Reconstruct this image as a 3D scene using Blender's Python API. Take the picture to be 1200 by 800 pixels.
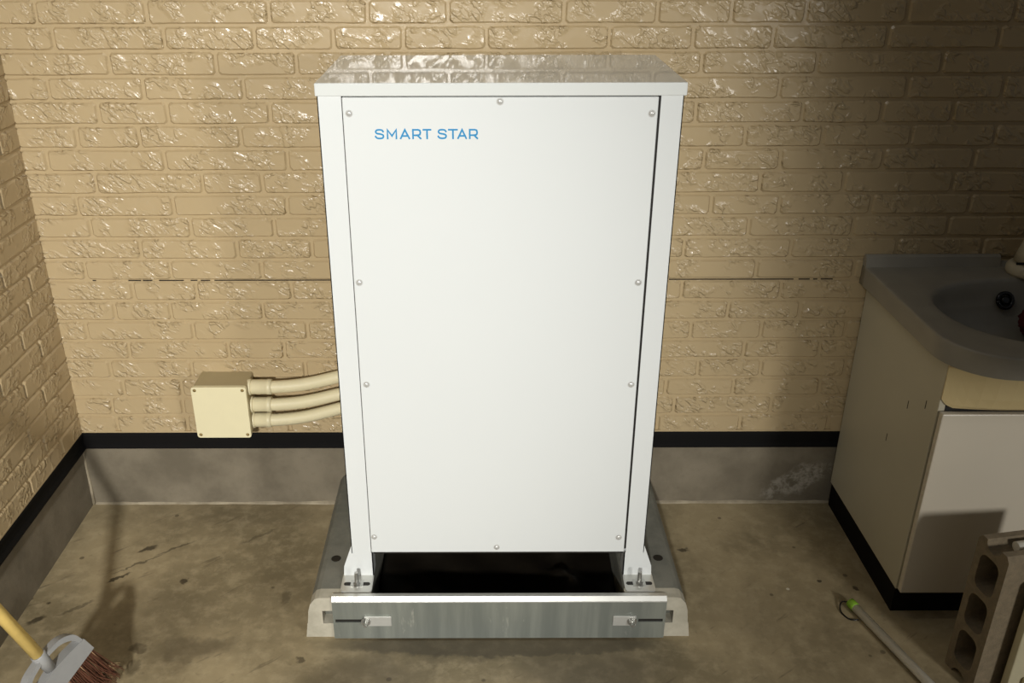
import bpy, bmesh, math, random
from mathutils import Vector, Matrix

random.seed(7)
for o in list(bpy.data.objects):
    bpy.data.objects.remove(o)
S = bpy.context.scene
COL = S.collection

# ------------------------------------------------------------------ camera
F, PX, PY = 1082.6, 566.0, 400.0          # focal length and principal point in 1200x800 pixels
TH = math.radians(25.14)                  # downward pitch
ROLL = 0.0022
H, DW = 1.68, 2.396                       # camera height, distance to the back wall (wall plane y = 0)
cam_d = bpy.data.cameras.new('camera')
cam_d.sensor_fit = 'HORIZONTAL'
cam_d.sensor_width = 36.0
cam_d.lens = F / 1200 * 36
cam_d.shift_x = (600 - PX) / 1200
cam_d.clip_start = 0.02
cam = bpy.data.objects.new('camera', cam_d)
COL.objects.link(cam)
CAM_POS = Vector((0, -DW, H))
CAM_ROT = Matrix.Rotation(math.pi / 2 - TH, 3, 'X') @ Matrix.Rotation(-ROLL, 3, 'Z')
cam.location = CAM_POS
cam.rotation_euler = CAM_ROT.to_euler()
S.camera = cam

# ------------------------------------------------------------------ light and exposure
W = bpy.data.worlds.new('world')
S.world = W
W.use_nodes = True
W.node_tree.nodes['Background'].inputs[0].default_value = (0.95, 0.97, 1.0, 1)
W.node_tree.nodes['Background'].inputs[1].default_value = 0.075


def area_light(name, loc, target, sx, sy, power, col):
    d = bpy.data.lights.new(name, 'AREA')
    d.shape = 'RECTANGLE'
    d.size, d.size_y, d.energy, d.color = sx, sy, power, col
    o = bpy.data.objects.new(name, d)
    COL.objects.link(o)
    o.location = loc
    o.rotation_euler = (Vector(target) - Vector(loc)).to_track_quat('-Z', 'Y').to_euler()
    return o


def spot_light(name, loc, target, power, col, size, blend, radius):
    d = bpy.data.lights.new(name, 'SPOT')
    d.energy, d.color, d.spot_size, d.spot_blend, d.shadow_soft_size = power, col, math.radians(size), blend, radius
    o = bpy.data.objects.new(name, d)
    COL.objects.link(o)
    o.location = loc
    o.rotation_euler = (Vector(target) - Vector(loc)).to_track_quat('-Z', 'Y').to_euler()
    return o


spot_light('work_lamp', (-0.45, -5.0, 2.30), (-0.68, 0, 0.62), 960, (1.0, 0.985, 0.95), 42, 1.0, 0.11)
spot_light('side_lamp', (2.60, -4.4, 1.70), (0.20, 0, 0.62), 270, (1.0, 0.975, 0.93), 66, 1.0, 0.28)
area_light('ceiling_lamp', (-0.05, -0.62, 2.65), (-0.05, -0.1, 0.9), 0.7, 0.10, 2.2, (1.0, 0.95, 0.86))
vs = S.view_settings
vs.view_transform = 'Standard'
vs.look = 'None'
vs.gamma = 1.0
vs.use_curve_mapping = False
vs.exposure = 0.0


# ------------------------------------------------------------------ pixel -> place
def ray(px, py):
    d = Vector(((px - PX) / F, -(py - PY) / F, -1.0))
    return CAM_ROT @ d


def on_plane(px, py, axis, value):
    """point where the pixel's ray meets the plane axis = value (a wall, the floor, a face)"""
    d = ray(px, py)
    t = (value - CAM_POS[axis]) / d[axis]
    return CAM_POS + d * t


def wall_x(px, py):
    return on_plane(px, py, 1, 0.0).x


# ------------------------------------------------------------------ helpers
def mesh_obj(name, me, mat=None, parent=None, smooth=False):
    o = bpy.data.objects.new(name, me)
    COL.objects.link(o)
    if mat and not me.materials:
        me.materials.append(mat)
    if smooth:
        for p in me.polygons:
            p.use_smooth = True
    if parent:
        o.parent = parent
        o.matrix_parent_inverse = Matrix.Translation(parent.location).inverted() if parent.rotation_euler[2] == 0 else Matrix()
    return o


def bm_obj(name, bm, mat=None, parent=None, smooth=False):
    bmesh.ops.recalc_face_normals(bm, faces=bm.faces)
    me = bpy.data.meshes.new(name)
    bm.to_mesh(me)
    bm.free()
    return mesh_obj(name, me, mat, parent, smooth)


def thing(name, label, cat, loc=(0, 0, 0), group=None):
    o = bpy.data.objects.new(name, None)
    COL.objects.link(o)
    o.location = loc
    o.empty_display_size = 0.05
    tag(o, label, cat, group)
    return o


def tag(o, label, cat=None, group=None, kind=None):
    o['label'] = label
    if cat:
        o['category'] = cat
    if group:
        o['group'] = group
    if kind:
        o['kind'] = kind
    return o


def add_box(bm, a, b, bev=0.0, seg=2):
    """axis-aligned box between corners a and b, optionally bevelled"""
    r = bmesh.ops.create_cube(bm, size=1)
    vs_ = r['verts']
    c = [(a[i] + b[i]) / 2 for i in range(3)]
    s = [abs(b[i] - a[i]) for i in range(3)]
    for v in vs_:
        v.co = Vector((c[0] + v.co.x * s[0], c[1] + v.co.y * s[1], c[2] + v.co.z * s[2]))
    if bev > 0:
        es = {e for v in vs_ for e in v.link_edges}
        bmesh.ops.bevel(bm, geom=list(es), offset=bev, segments=seg, affect='EDGES', profile=0.5)


def box(name, a, b, mat, parent=None, bev=0.0, seg=2):
    bm = bmesh.new()
    add_box(bm, a, b, bev, seg)
    return bm_obj(name, bm, mat, parent)


def frame_for(d):
    d = d.normalized()
    up = Vector((0, 0, 1)) if abs(d.z) < 0.9 else Vector((0, 1, 0))
    u = d.cross(up).normalized()
    return u, d.cross(u).normalized()


def add_tube(bm, pts, radii, seg=12, caps=True):
    pts = [Vector(p) for p in pts]
    if not isinstance(radii, (list, tuple)):
        radii = [radii] * len(pts)
    rings = []
    u0 = None
    for i, p in enumerate(pts):
        d = (pts[min(i + 1, len(pts) - 1)] - pts[max(i - 1, 0)]).normalized()
        if u0 is None:
            u, w = frame_for(d)
        else:
            u = (u0 - d * u0.dot(d)).normalized()
            w = d.cross(u)
        u0 = u
        rings.append([bm.verts.new(p + (u * math.cos(2 * math.pi * k / seg) + w * math.sin(2 * math.pi * k / seg)) * radii[i]) for k in range(seg)])
    for a, b in zip(rings, rings[1:]):
        for k in range(seg):
            f = bm.faces.new((a[k], a[(k + 1) % seg], b[(k + 1) % seg], b[k]))
            f.smooth = True
    if caps:
        bm.faces.new(rings[0])
        bm.faces.new(rings[-1])


def tube(name, pts, radii, mat, parent=None, seg=12):
    bm = bmesh.new()
    add_tube(bm, pts, radii, seg)
    return bm_obj(name, bm, mat, parent)


def add_prism(bm, outline, to3, t0, t1):
    """outline: list of 2D points; to3(u, v, t) -> 3D; extruded from t0 to t1"""
    a = [bm.verts.new(to3(u, v, t0)) for u, v in outline]
    b = [bm.verts.new(to3(u, v, t1)) for u, v in outline]
    n = len(outline)
    bm.faces.new(a)
    bm.faces.new(b)
    for k in range(n):
        bm.faces.new((a[k], a[(k + 1) % n], b[(k + 1) % n], b[k]))


def rrect(x0, x1, y0, y1, r, seg=4):
    pts = []
    for cx, cy, a0 in ((x1 - r, y1 - r, 0), (x0 + r, y1 - r, 90), (x0 + r, y0 + r, 180), (x1 - r, y0 + r, 270)):
        for k in range(seg + 1):
            a = math.radians(a0 + 90 * k / seg)
            pts.append((cx + r * math.cos(a), cy + r * math.sin(a)))
    return pts


def catmull(pts, n=8):
    pts = [Vector(p) for p in pts]
    out = []
    for i in range(len(pts) - 1):
        p0, p1, p2, p3 = pts[max(i - 1, 0)], pts[i], pts[i + 1], pts[min(i + 2, len(pts) - 1)]
        for k in range(n):
            t = k / n
            out.append(0.5 * ((2 * p1) + (p2 - p0) * t + (2 * p0 - 5 * p1 + 4 * p2 - p3) * t * t + (3 * p1 - p0 - 3 * p2 + p3) * t ** 3))
    out.append(pts[-1])
    return out


# ------------------------------------------------------------------ materials
def srgb(r, g, b):
    def f(c):
        c /= 255
        return c / 12.92 if c <= 0.04045 else ((c + 0.055) / 1.055) ** 2.4
    return (f(r), f(g), f(b), 1)


class Mat:
    def __init__(s, name):
        s.m = bpy.data.materials.new(name)
        s.m.use_nodes = True
        s.t = s.m.node_tree
        s.b = s.t.nodes['Principled BSDF']

    def n(s, kind, **kw):
        nd = s.t.nodes.new(kind)
        for k, v in kw.items():
            if k in nd.inputs:
                nd.inputs[k].default_value = v
            else:
                setattr(nd, k, v)
        return nd

    def l(s, a, b):
        s.t.links.new(a, b)

    def math(s, op, a, b=None, clamp=False):
        nd = s.t.nodes.new('ShaderNodeMath')
        nd.operation = op
        nd.use_clamp = clamp
        for i, x in enumerate((a, b)):
            if x is None:
                continue
            if isinstance(x, (int, float)):
                nd.inputs[i].default_value = x
            else:
                s.l(x, nd.inputs[i])
        return nd.outputs[0]

    def mix(s, fac, a, b):
        nd = s.t.nodes.new('ShaderNodeMix')
        nd.data_type = 'RGBA'
        for sock, x in ((nd.inputs[0], fac), (nd.inputs[6], a), (nd.inputs[7], b)):
            if isinstance(x, (int, float, tuple)):
                sock.default_value = x
            else:
                s.l(x, sock)
        return nd.outputs[2]

    def ramp(s, fac, lo, hi):
        nd = s.t.nodes.new('ShaderNodeMapRange')
        nd.interpolation_type = 'SMOOTHSTEP'
        nd.inputs[1].default_value = lo
        nd.inputs[2].default_value = hi
        s.l(fac, nd.inputs[0])
        return nd.outputs[0]

    def pos(s):
        return s.n('ShaderNodeNewGeometry').outputs['Position']

    def noise(s, vec, scale, detail=3.0, rough=0.5, dist=0.0):
        nd = s.n('ShaderNodeTexNoise', Scale=scale, Detail=detail, Roughness=rough, Distortion=dist)
        s.l(vec, nd.inputs['Vector'])
        return nd.outputs[0]

    def mapping(s, vec, scale=(1, 1, 1), rot=(0, 0, 0)):
        nd = s.n('ShaderNodeMapping')
        nd.inputs['Scale'].default_value = scale
        nd.inputs['Rotation'].default_value = rot
        s.l(vec, nd.inputs['Vector'])
        return nd.outputs[0]

    def turned(s, vec, ang_xyz, scale):
        return s.mapping(s.mapping(vec, (1, 1, 1), ang_xyz), scale)

    def small_wobble(s, p):
        w = s.n('ShaderNodeTexNoise', Scale=38.0, Detail=3.0, Roughness=0.6)
        s.l(p, w.inputs['Vector'])
        o = s.n('ShaderNodeVectorMath', operation='MULTIPLY_ADD')
        s.l(w.outputs['Color'], o.inputs[0])
        o.inputs[1].default_value = (0.034, 0.034, 0)
        o.inputs[2].default_value = (-0.017, -0.017, 0)
        a = s.n('ShaderNodeVectorMath', operation='ADD')
        s.l(p, a.inputs[0])
        s.l(o.outputs[0], a.inputs[1])
        return a.outputs[0]

    def bump(s, height, strength, dist):
        nd = s.n('ShaderNodeBump', Strength=strength, Distance=dist)
        s.l(height, nd.inputs['Height'])
        s.l(nd.outputs[0], s.b.inputs['Normal'])

    def blob(s, vec, c, r, sx=1.0, sy=1.0, ang=0.0, soft=0.6):
        """1 inside a patch around c on the ground (metres), 0 outside, the edge broken up by noise in vec"""
        sub = s.n('ShaderNodeVectorMath', operation='SUBTRACT')
        s.l(vec, sub.inputs[0])
        sub.inputs[1].default_value = c
        m = s.turned(sub.outputs[0], (0, 0, ang), (1 / sx, 1 / sy, 1))
        ln = s.n('ShaderNodeVectorMath', operation='LENGTH')
        s.l(m, ln.inputs[0])
        return s.ramp(ln.outputs['Value'], r, r * (1 - soft))

    def set(s, **kw):
        for k, v in kw.items():
            s.b.inputs[k.replace('_', ' ')].default_value = v
        return s


def plain(name, col, rough=0.5, metal=0.0, spec=0.5, var=0.06, scale=30.0, bump=0.0):
    m = Mat(name)
    m.set(Roughness=rough, Metallic=metal)
    m.b.inputs['Specular IOR Level'].default_value = spec
    p = m.pos()
    n = m.noise(p, scale, 4, 0.6)
    dark = tuple(c * (1 - var * 2.2) for c in col[:3]) + (1,)
    lite = tuple(min(1, c * (1 + var)) for c in col[:3]) + (1,)
    m.l(m.mix(n, dark, lite), m.b.inputs['Base Color'])
    if bump:
        m.bump(m.noise(p, scale * 6, 3, 0.6), 0.5, bump)
    return m.m


def siding_material(name, wrinkle):
    m = Mat(name)
    m.set(Roughness=0.27)
    p = m.pos()
    c = m.noise(p, 3.0, 3, 0.5)
    col = m.mix(c, srgb(172, 152, 116), srgb(184, 164, 128))
    m.l(col, m.b.inputs['Base Color'])
    if wrinkle:
        q = m.turned(p, (0, math.radians(-38), 0), (0.85, 1, 1.45))
        n1 = m.noise(q, 40, 1.4, 0.45, 0.7)
        chips = m.ramp(n1, 0.44, 0.60)
        n3 = m.noise(q, 80, 1.0, 0.4, 0.5)
        chips2 = m.ramp(n3, 0.50, 0.68)
        where = m.ramp(m.noise(p, 15, 1.5, 0.5), 0.41, 0.60)
        hgt = m.math('ADD', m.math('MULTIPLY', chips, 1.0), m.math('MULTIPLY', chips2, 0.5))
        hgt = m.math('MULTIPLY', hgt, where)
        hgt = m.math('ADD', hgt, m.math('MULTIPLY', m.noise(p, 45, 1, 0.4), 0.20))
        m.bump(hgt, 0.75, 0.0042)
    else:
        m.bump(m.noise(p, 90, 3, 0.6), 0.35, 0.0015)
    return m.m


M = {}
M['brick'] = siding_material('painted_brick_siding', True)
M['mortar'] = siding_material('painted_siding_joint', False)
M['black_metal'] = plain('black_flashing', srgb(8, 7, 6), 0.75, 0, 0.2)
M['gap'] = plain('dark_gap', srgb(38, 28, 16), 0.9)
M['white'] = plain('white_powder_coat', srgb(213, 216, 214), 0.30, 0, 0.5, var=0.006, scale=4)
M['lid'] = plain('white_lid_gloss', srgb(213, 216, 212), 0.05, 0, 0.5, var=0.01, scale=4)
M['screw'] = plain('screw_head', srgb(205, 205, 200), 0.3, 0.3)
M['blue'] = plain('blue_lettering', srgb(14, 130, 182), 0.4, var=0.02)
M['dark_in'] = plain('dark_underside', srgb(30, 27, 22), 0.6)
M['galv_light'] = plain('zinc_light', srgb(205, 205, 198), 0.35, 0.5)
M['steel'] = plain('zinc_bolt', srgb(190, 190, 185), 0.3, 0.9)
M['cream_pvc'] = plain('cream_plastic', srgb(218, 208, 172), 0.38, var=0.02)
M['cream_cover'] = plain('cream_cover', srgb(222, 213, 176), 0.35, var=0.02)
M['box_body'] = plain('junction_box_body', srgb(172, 157, 120), 0.45, var=0.03)
M['cabinet'] = plain('cabinet_side_laminate', srgb(196, 190, 168), 0.45, var=0.03, scale=6)
M['door'] = plain('cabinet_door_laminate', srgb(214, 205, 186), 0.35, var=0.02, scale=5)
M['apron'] = plain('cream_apron', srgb(216, 196, 146), 0.35, var=0.03, scale=6)
M['basin'] = plain('dusty_basin', srgb(150, 145, 132), 0.38, var=0.10, scale=14)
M['tap'] = plain('cream_tap', srgb(206, 196, 168), 0.35, var=0.03)
M['black_gloss'] = plain('black_ring', srgb(16, 16, 16), 0.2)
M['red'] = plain('dark_red_net', srgb(92, 20, 26), 0.6, var=0.3, scale=120)
M['block'] = plain('cinder_block', srgb(140, 126, 102), 0.95, var=0.22, scale=60, bump=0.004)
M['white_tube'] = plain('white_tube', srgb(224, 220, 206), 0.3, var=0.02)
M['lime'] = plain('lime_cap', srgb(150, 205, 60), 0.4, var=0.05)
M['bamboo'] = plain('yellow_handle', srgb(240, 208, 122), 0.35, var=0.10, scale=40)
M['grey_plastic'] = plain('grey_plastic', srgb(152, 152, 150), 0.45, var=0.06)
M['bristle'] = plain('brown_bristle', srgb(104, 62, 40), 0.7, var=0.4, scale=200)
M['bristle_pale'] = plain('pale_bristle', srgb(190, 160, 120), 0.7, var=0.2, scale=200)
M['brass'] = plain('dull_brass', srgb(150, 128, 80), 0.4, 0.6)
M['post'] = plain('shadow_screen_timber', srgb(120, 92, 62), 0.7, var=0.12, scale=18)  # timber of the unseen screen added to cast a shadow
M['board'] = plain('pale_board', srgb(200, 192, 160), 0.6, var=0.05)


def floor_material():
    m = Mat('floor_concrete')
    p = m.pos()
    wob = m.n('ShaderNodeTexNoise', Scale=7.0, Detail=4.0, Roughness=0.6)
    m.l(p, wob.inputs['Vector'])
    off = m.n('ShaderNodeVectorMath', operation='MULTIPLY_ADD')
    m.l(wob.outputs['Color'], off.inputs[0])
    off.inputs[1].default_value = (0.22, 0.22, 0)
    off.inputs[2].default_value = (-0.11, -0.11, 0)
    add = m.n('ShaderNodeVectorMath', operation='ADD')
    m.l(p, add.inputs[0])
    m.l(off.outputs[0], add.inputs[1])
    v = add.outputs[0]
    big = m.noise(p, 2.2, 5, 0.62, 0.4)
    fine = m.noise(p, 24, 5, 0.65)
    col = m.mix(m.ramp(big, 0.32, 0.68), srgb(128, 116, 88), srgb(172, 156, 122))
    col = m.mix(m.math('MULTIPLY', m.ramp(fine, 0.42, 0.72), 0.45), col, srgb(192, 176, 142))
    col = m.mix(m.math('MULTIPLY', m.ramp(m.noise(p, 60, 3, 0.7), 0.55, 0.8), 0.35), col, srgb(92, 80, 60))
    stain_shade = None
    for px, py, r, sx, sy, k in ((225, 756, 0.09, 1.5, 0.8, 0.55), (180, 722, 0.22, 1.3, 0.9, 0.25),
                                 (430, 790, 0.16, 1.6, 0.7, 0.50), (690, 785, 0.22, 1.5, 0.8, 0.55), (560, 758, 0.24, 2.4, 0.30, 0.45), (300, 590, 0.30, 2.2, 0.5, 0.22),
                                 (880, 720, 0.16, 1.0, 1.0, 0.14), (330, 690, 0.16, 1.0, 1.2, 0.18)):
        c = on_plane(px, py, 2, 0.0)
        b = m.math('MULTIPLY', m.blob(v, (c.x, c.y, 0), r, sx, sy, soft=0.75), k)
        stain_shade = b if stain_shade is None else m.math('MAXIMUM', stain_shade, b)
    # painted shade strip along the front of the base, and single scuffs and marks
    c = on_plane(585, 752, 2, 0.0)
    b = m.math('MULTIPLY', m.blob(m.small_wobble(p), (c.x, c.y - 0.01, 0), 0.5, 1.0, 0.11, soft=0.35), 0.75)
    stain_shade = m.math('MAXIMUM', stain_shade, b)
    vs_ = m.small_wobble(p)
    for px, py, r, sx, sy, ang, k in ((139, 677, 0.030, 1.3, 0.22, 35, 0.85), (173, 643, 0.030, 1.2, 0.35, 35, 0.8), (163, 660, 0.07, 1.3, 0.08, 35, 0.6), (206, 642, 0.06, 1.2, 0.10, 35, 0.6),
                                      (215, 681, 0.014, 1, 1, 0, 0.85), (42, 727, 0.030, 1.0, 0.5, 40, 0.8), (56, 706, 0.010, 1, 1, 0, 0.8), (162, 759, 0.028, 1.2, 0.8, 0, 0.6), (155, 782, 0.03, 0.8, 1.2, 0, 0.5),
                                      (352, 774, 0.014, 1, 1, 0, 0.7), (305, 628, 0.07, 1.1, 0.12, 40, 0.4), (335, 700, 0.03, 0.5, 1.3, 0, 0.5), (1002, 690, 0.010, 1, 1, 0, 0.8), (960, 680, 0.009, 1, 1, 0, 0.8), (800, 644, 0.012, 1.5, 0.8, 0, 0.8), (90, 712, 0.05, 1.2, 0.14, 38, 0.5)):
        c = on_plane(px, py, 2, 0.0)
        b = m.math('MULTIPLY', m.blob(vs_, (c.x, c.y, 0), r, sx, sy, math.radians(-ang), soft=0.5), k)
        stain_shade = m.math('MAXIMUM', stain_shade, b)
    col = m.mix(stain_shade, col, srgb(52, 44, 32))
    # scuffs and specks
    sc = m.turned(p, (0, 0, math.radians(-38)), (1.0, 6.0, 1.0))
    scuff = m.ramp(m.noise(sc, 5.5, 3, 0.6), 0.63, 0.72)
    col = m.mix(m.math('MULTIPLY', scuff, 0.40), col, srgb(66, 56, 42))
    vor = m.n('ShaderNodeTexVoronoi', Scale=9.0)
    m.l(p, vor.inputs['Vector'])
    speck = m.ramp(vor.outputs['Distance'], 0.075, 0.045)
    col = m.mix(m.math('MULTIPLY', speck, 0.6), col, srgb(58, 48, 36))
    vor2 = m.n('ShaderNodeTexVoronoi', Scale=5.2)
    m.l(p, vor2.inputs['Vector'])
    speck2 = m.ramp(vor2.outputs['Distance'], 0.030, 0.018)
    col = m.mix(m.math('MULTIPLY', speck2, 0.8), col, srgb(220, 214, 196))
    m.l(col, m.b.inputs['Base Color'])
    rg = m.n('ShaderNodeMapRange')
    m.l(stain_shade, rg.inputs[0])
    rg.inputs[3].default_value = 0.62
    rg.inputs[4].default_value = 0.42
    m.l(rg.outputs[0], m.b.inputs['Roughness'])
    m.bump(m.math('ADD', fine, m.math('MULTIPLY', big, 2)), 0.25, 0.004)
    return m.m


def plinth_material():
    m = Mat('plinth_concrete')
    m.set(Roughness=0.8)
    p = m.pos()
    n = m.noise(p, 5, 5, 0.62)
    col = m.mix(m.ramp(n, 0.3, 0.7), srgb(100, 92, 76), srgb(126, 117, 99))
    f = m.noise(p, 45, 4, 0.7)
    col = m.mix(m.math('MULTIPLY', m.ramp(f, 0.5, 0.8), 0.4), col, srgb(96, 86, 70))
    c = on_plane(935, 562, 1, 0.0)
    rough_edge = m.n('ShaderNodeTexNoise', Scale=16.0, Detail=5.0, Roughness=0.65)
    m.l(p, rough_edge.inputs['Vector'])
    sub = m.n('ShaderNodeVectorMath', operation='SUBTRACT')
    m.l(p, sub.inputs[0])
    sub.inputs[1].default_value = (c.x, c.y, c.z)
    mp = m.turned(sub.outputs[0], (0, math.radians(28), 0), (1 / 0.13, 1 / 0.1, 1 / 0.055))
    ln = m.n('ShaderNodeVectorMath', operation='LENGTH')
    m.l(mp, ln.inputs[0])
    d = m.math('ADD', ln.outputs['Value'], m.math('MULTIPLY', rough_edge.outputs[0], 1.2))
    patch = m.math('MULTIPLY', m.ramp(d, 1.55, 1.2), m.ramp(m.noise(p, 30, 4, 0.7), 0.4, 0.6))
    col = m.mix(m.math('MULTIPLY', patch, 0.42), col, srgb(196, 190, 176))
    m.l(col, m.b.inputs['Base Color'])
    m.bump(f, 0.3, 0.003)
    return m.m


def base_material(name, lo, hi):
    m = Mat(name)
    m.set(Roughness=0.8)
    p = m.pos()
    n = m.noise(p, 9, 5, 0.65)
    col = m.mix(m.ramp(n, 0.3, 0.7), lo, hi)
    m.l(col, m.b.inputs['Base Color'])
    m.bump(m.noise(p, 90, 3, 0.6), 0.3, 0.002)
    return m.m


def galv_material():
    m = Mat('galvanised_plate')
    m.set(Roughness=0.42, Metallic=0.55)
    p = m.pos()
    streak = m.noise(m.mapping(p, (9, 1, 0.8)), 2.2, 4, 0.6)
    col = m.mix(m.ramp(streak, 0.35, 0.72), srgb(134, 139, 132), srgb(158, 162, 153))
    dirt = m.ramp(m.noise(m.mapping(p, (14, 1, 4)), 1.7, 4, 0.7), 0.62, 0.72)
    col = m.mix(m.math('MULTIPLY', dirt, 0.55), col, srgb(205, 203, 190))
    m.l(col, m.b.inputs['Base Color'])
    return m.m


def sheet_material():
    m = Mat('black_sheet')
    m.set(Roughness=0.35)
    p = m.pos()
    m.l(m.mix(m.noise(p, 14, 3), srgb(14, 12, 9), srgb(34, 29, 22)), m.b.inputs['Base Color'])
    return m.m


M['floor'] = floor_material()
M['plinth'] = plinth_material()
M['base'] = base_material('base_block_concrete', srgb(100, 101, 92), srgb(126, 125, 114))
M['base_end'] = base_material('base_block_end', srgb(158, 153, 136), srgb(186, 180, 162))
M['galv'] = galv_material()
M['sheet'] = sheet_material()
M['fillet'] = base_material('joint_mortar', srgb(128, 118, 98), srgb(168, 157, 134))

# ------------------------------------------------------------------ structure
XL, XR = -1.207, 2.6            # left wall plane, right end of the back wall
YF = -6.0                       # near end of floor and left wall
PITCH = 0.02554 * DW
Z_TOP0 = H - DW * 0.1090        # height of the first joint below the top course in view
Z_SID = H - DW * 0.5942 + 0.002  # bottom of the siding
Z_PL = 0.206                    # top of the concrete plinth
Z_ROOF = 2.5

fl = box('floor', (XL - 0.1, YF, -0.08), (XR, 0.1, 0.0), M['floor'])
tag(fl, 'brownish grey concrete floor with dark stains', 'floor', kind='structure')

bl = box('baseboard_back', (XL - 0.1, 0.0, 0.0), (XR, 0.1, Z_PL), M['plinth'])
tag(bl, 'bare concrete plinth under the back brick wall', 'plinth', kind='structure')
bl2 = box('baseboard_left', (XL - 0.1, YF, 0.0), (XL - 0.008, 0.0, Z_PL), M['plinth'])
tag(bl2, 'bare concrete plinth under the left brick wall', 'plinth', kind='structure')


def fillet(parent, pts, nrm):
    """uneven mortar fillet along the foot of a plinth"""
    bm = bmesh.new()
    rows = []
    for p in pts:
        a = 0.004 + random.random() * 0.005
        p = Vector(p)
        rows.append([bm.verts.new(p + Vector((0, 0, a))), bm.verts.new(p + Vector(nrm) * a * 0.6 + Vector((0, 0, a * 0.55))), bm.verts.new(p + Vector(nrm) * a)])
    for a, b in zip(rows, rows[1:]):
        for k in range(2):
            bm.faces.new((a[k], a[k + 1], b[k + 1], b[k]))
    return bm_obj('joint_fillet', bm, M['fillet'], parent)


fillet(bl, [(XL + (XR - XL) * k / 90, 0, 0) for k in range(91)], (0, -1, 0))
# pale mortar line up the corner of the plinth
bm = bmesh.new()
add_tube(bm, [(XL - 0.008, 0, 0.0), (XL - 0.006, -0.001, 0.07), (XL - 0.008, 0, 0.14), (XL - 0.008, 0, Z_PL)], [0.007, 0.005, 0.005, 0.003], 8)
bm_obj('joint_fillet', bm, M['fillet'], bl)

# black flashing between plinth and siding
def flashing(name, label, along):
    prof = [(0.02, Z_SID + 0.006), (-0.007, Z_SID + 0.001), (-0.008, Z_SID - 0.008), (-0.001, Z_SID - 0.012), (-0.002, Z_PL + 0.012), (-0.010, Z_PL + 0.004), (-0.010, Z_PL), (0.02, Z_PL)]
    bm = bmesh.new()
    if along == 'x':
        add_prism(bm, prof, lambda u, v, t: Vector((t, u, v)), XL - 0.02, XR)
    else:
        add_prism(bm, prof, lambda u, v, t: Vector((XL - u, t, v)), YF, 0.012)
    o = bm_obj(name, bm, M['black_metal'])
    return tag(o, label, 'flashing', kind='structure')


flashing('trim_1', 'black metal flashing strip under the back wall siding', 'x')
flashing('trim_2', 'black metal flashing strip under the left wall siding', 'y')

wb = box('wall_back', (XL - 0.1, 0.0, Z_SID), (XR, 0.1, Z_ROOF), M['mortar'])
tag(wb, 'beige painted brick pattern siding behind the white cabinet', 'wall', kind='structure')
wl = box('wall_left', (XL - 0.1, YF, Z_SID), (XL, 0.0, Z_ROOF), M['mortar'])
tag(wl, 'beige painted brick pattern siding on the left side wall', 'wall', kind='structure')
# thin plain lip along the foot of the siding
box('siding_lip', (XL, -0.006, Z_SID), (XR, 0.0, Z_SID + 0.006), M['mortar'], wb)
box('siding_lip', (XL, YF, Z_SID), (XL + 0.006, -0.006, Z_SID + 0.006), M['mortar'], wl)

# joints of the courses as seen in the photograph (pixels), top course first
JOINTS = [
    [41.7, 171.7, 315, 430.7, 525, 661, 770.7, 857, 944.5, 1063.5, 1188.8],
    [62.3, 192.3, 298.3, 390.7, 472.7, 570, 714, 812.2, 906, 1039.7, 1170],
    [128.3, 253.3, 347.7, 455, 590, 700, 822, 957.5, 1103.8],
    [56.7, 168.3, 285.7, 400, 530, 650, 790, 913, 1062.8, 1174.8],
    [115.7, 196.7, 316.7, 440, 570, 690, 815, 940, 1032.7, 1116],
    [90.7, 163.3, 282.3, 400, 520, 640, 760, 872.8, 963.8, 1067, 1165],
    [55.7, 193.3, 337.3, 460, 590, 710, 824.8, 913.7, 1034.5, 1140],
    [112.7, 237.7, 307.7, 430, 540, 660, 780, 890.3, 988.3, 1116],
    [90.7, 203.3, 336.7, 450, 580, 700, 833, 913, 1020.5, 1135],
    [106.7, 224, 321.7, 440, 560, 660, 770, 877, 999, 1110],
    [165, 278.3, 365.7, 480, 600, 700, 801, 926.4, 1050, 1150],
    [100, 200, 307.3, 420, 540, 660, 780, 886, 1000, 1110],
    [156, 230.7, 342.3, 450, 570, 690, 798.8, 914.6, 1020, 1120],
    [135, 200, 308.3, 420, 530, 640, 750, 852.8, 937, 1040, 1150],
    [101.7, 226.7, 361, 480, 590, 700, 809, 891.6, 990, 1090],
    [151.7, 268.3, 333.3, 440, 560, 670, 770, 871.4, 960, 1070],
    [130, 225, 358, 470, 590, 710, 817.4, 891, 990, 1090],
    [145, 213, 310, 420, 540, 660, 780, 859, 960, 1060],
    [131.7, 215, 320, 430, 560, 680, 789.7, 903, 1010, 1100],
    [138, 220, 340, 450, 560, 670, 770, 867, 970, 1070],
]
JW = 0.0036     # half width of a joint
RISE = 0.0054   # how far a brick stands proud


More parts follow.
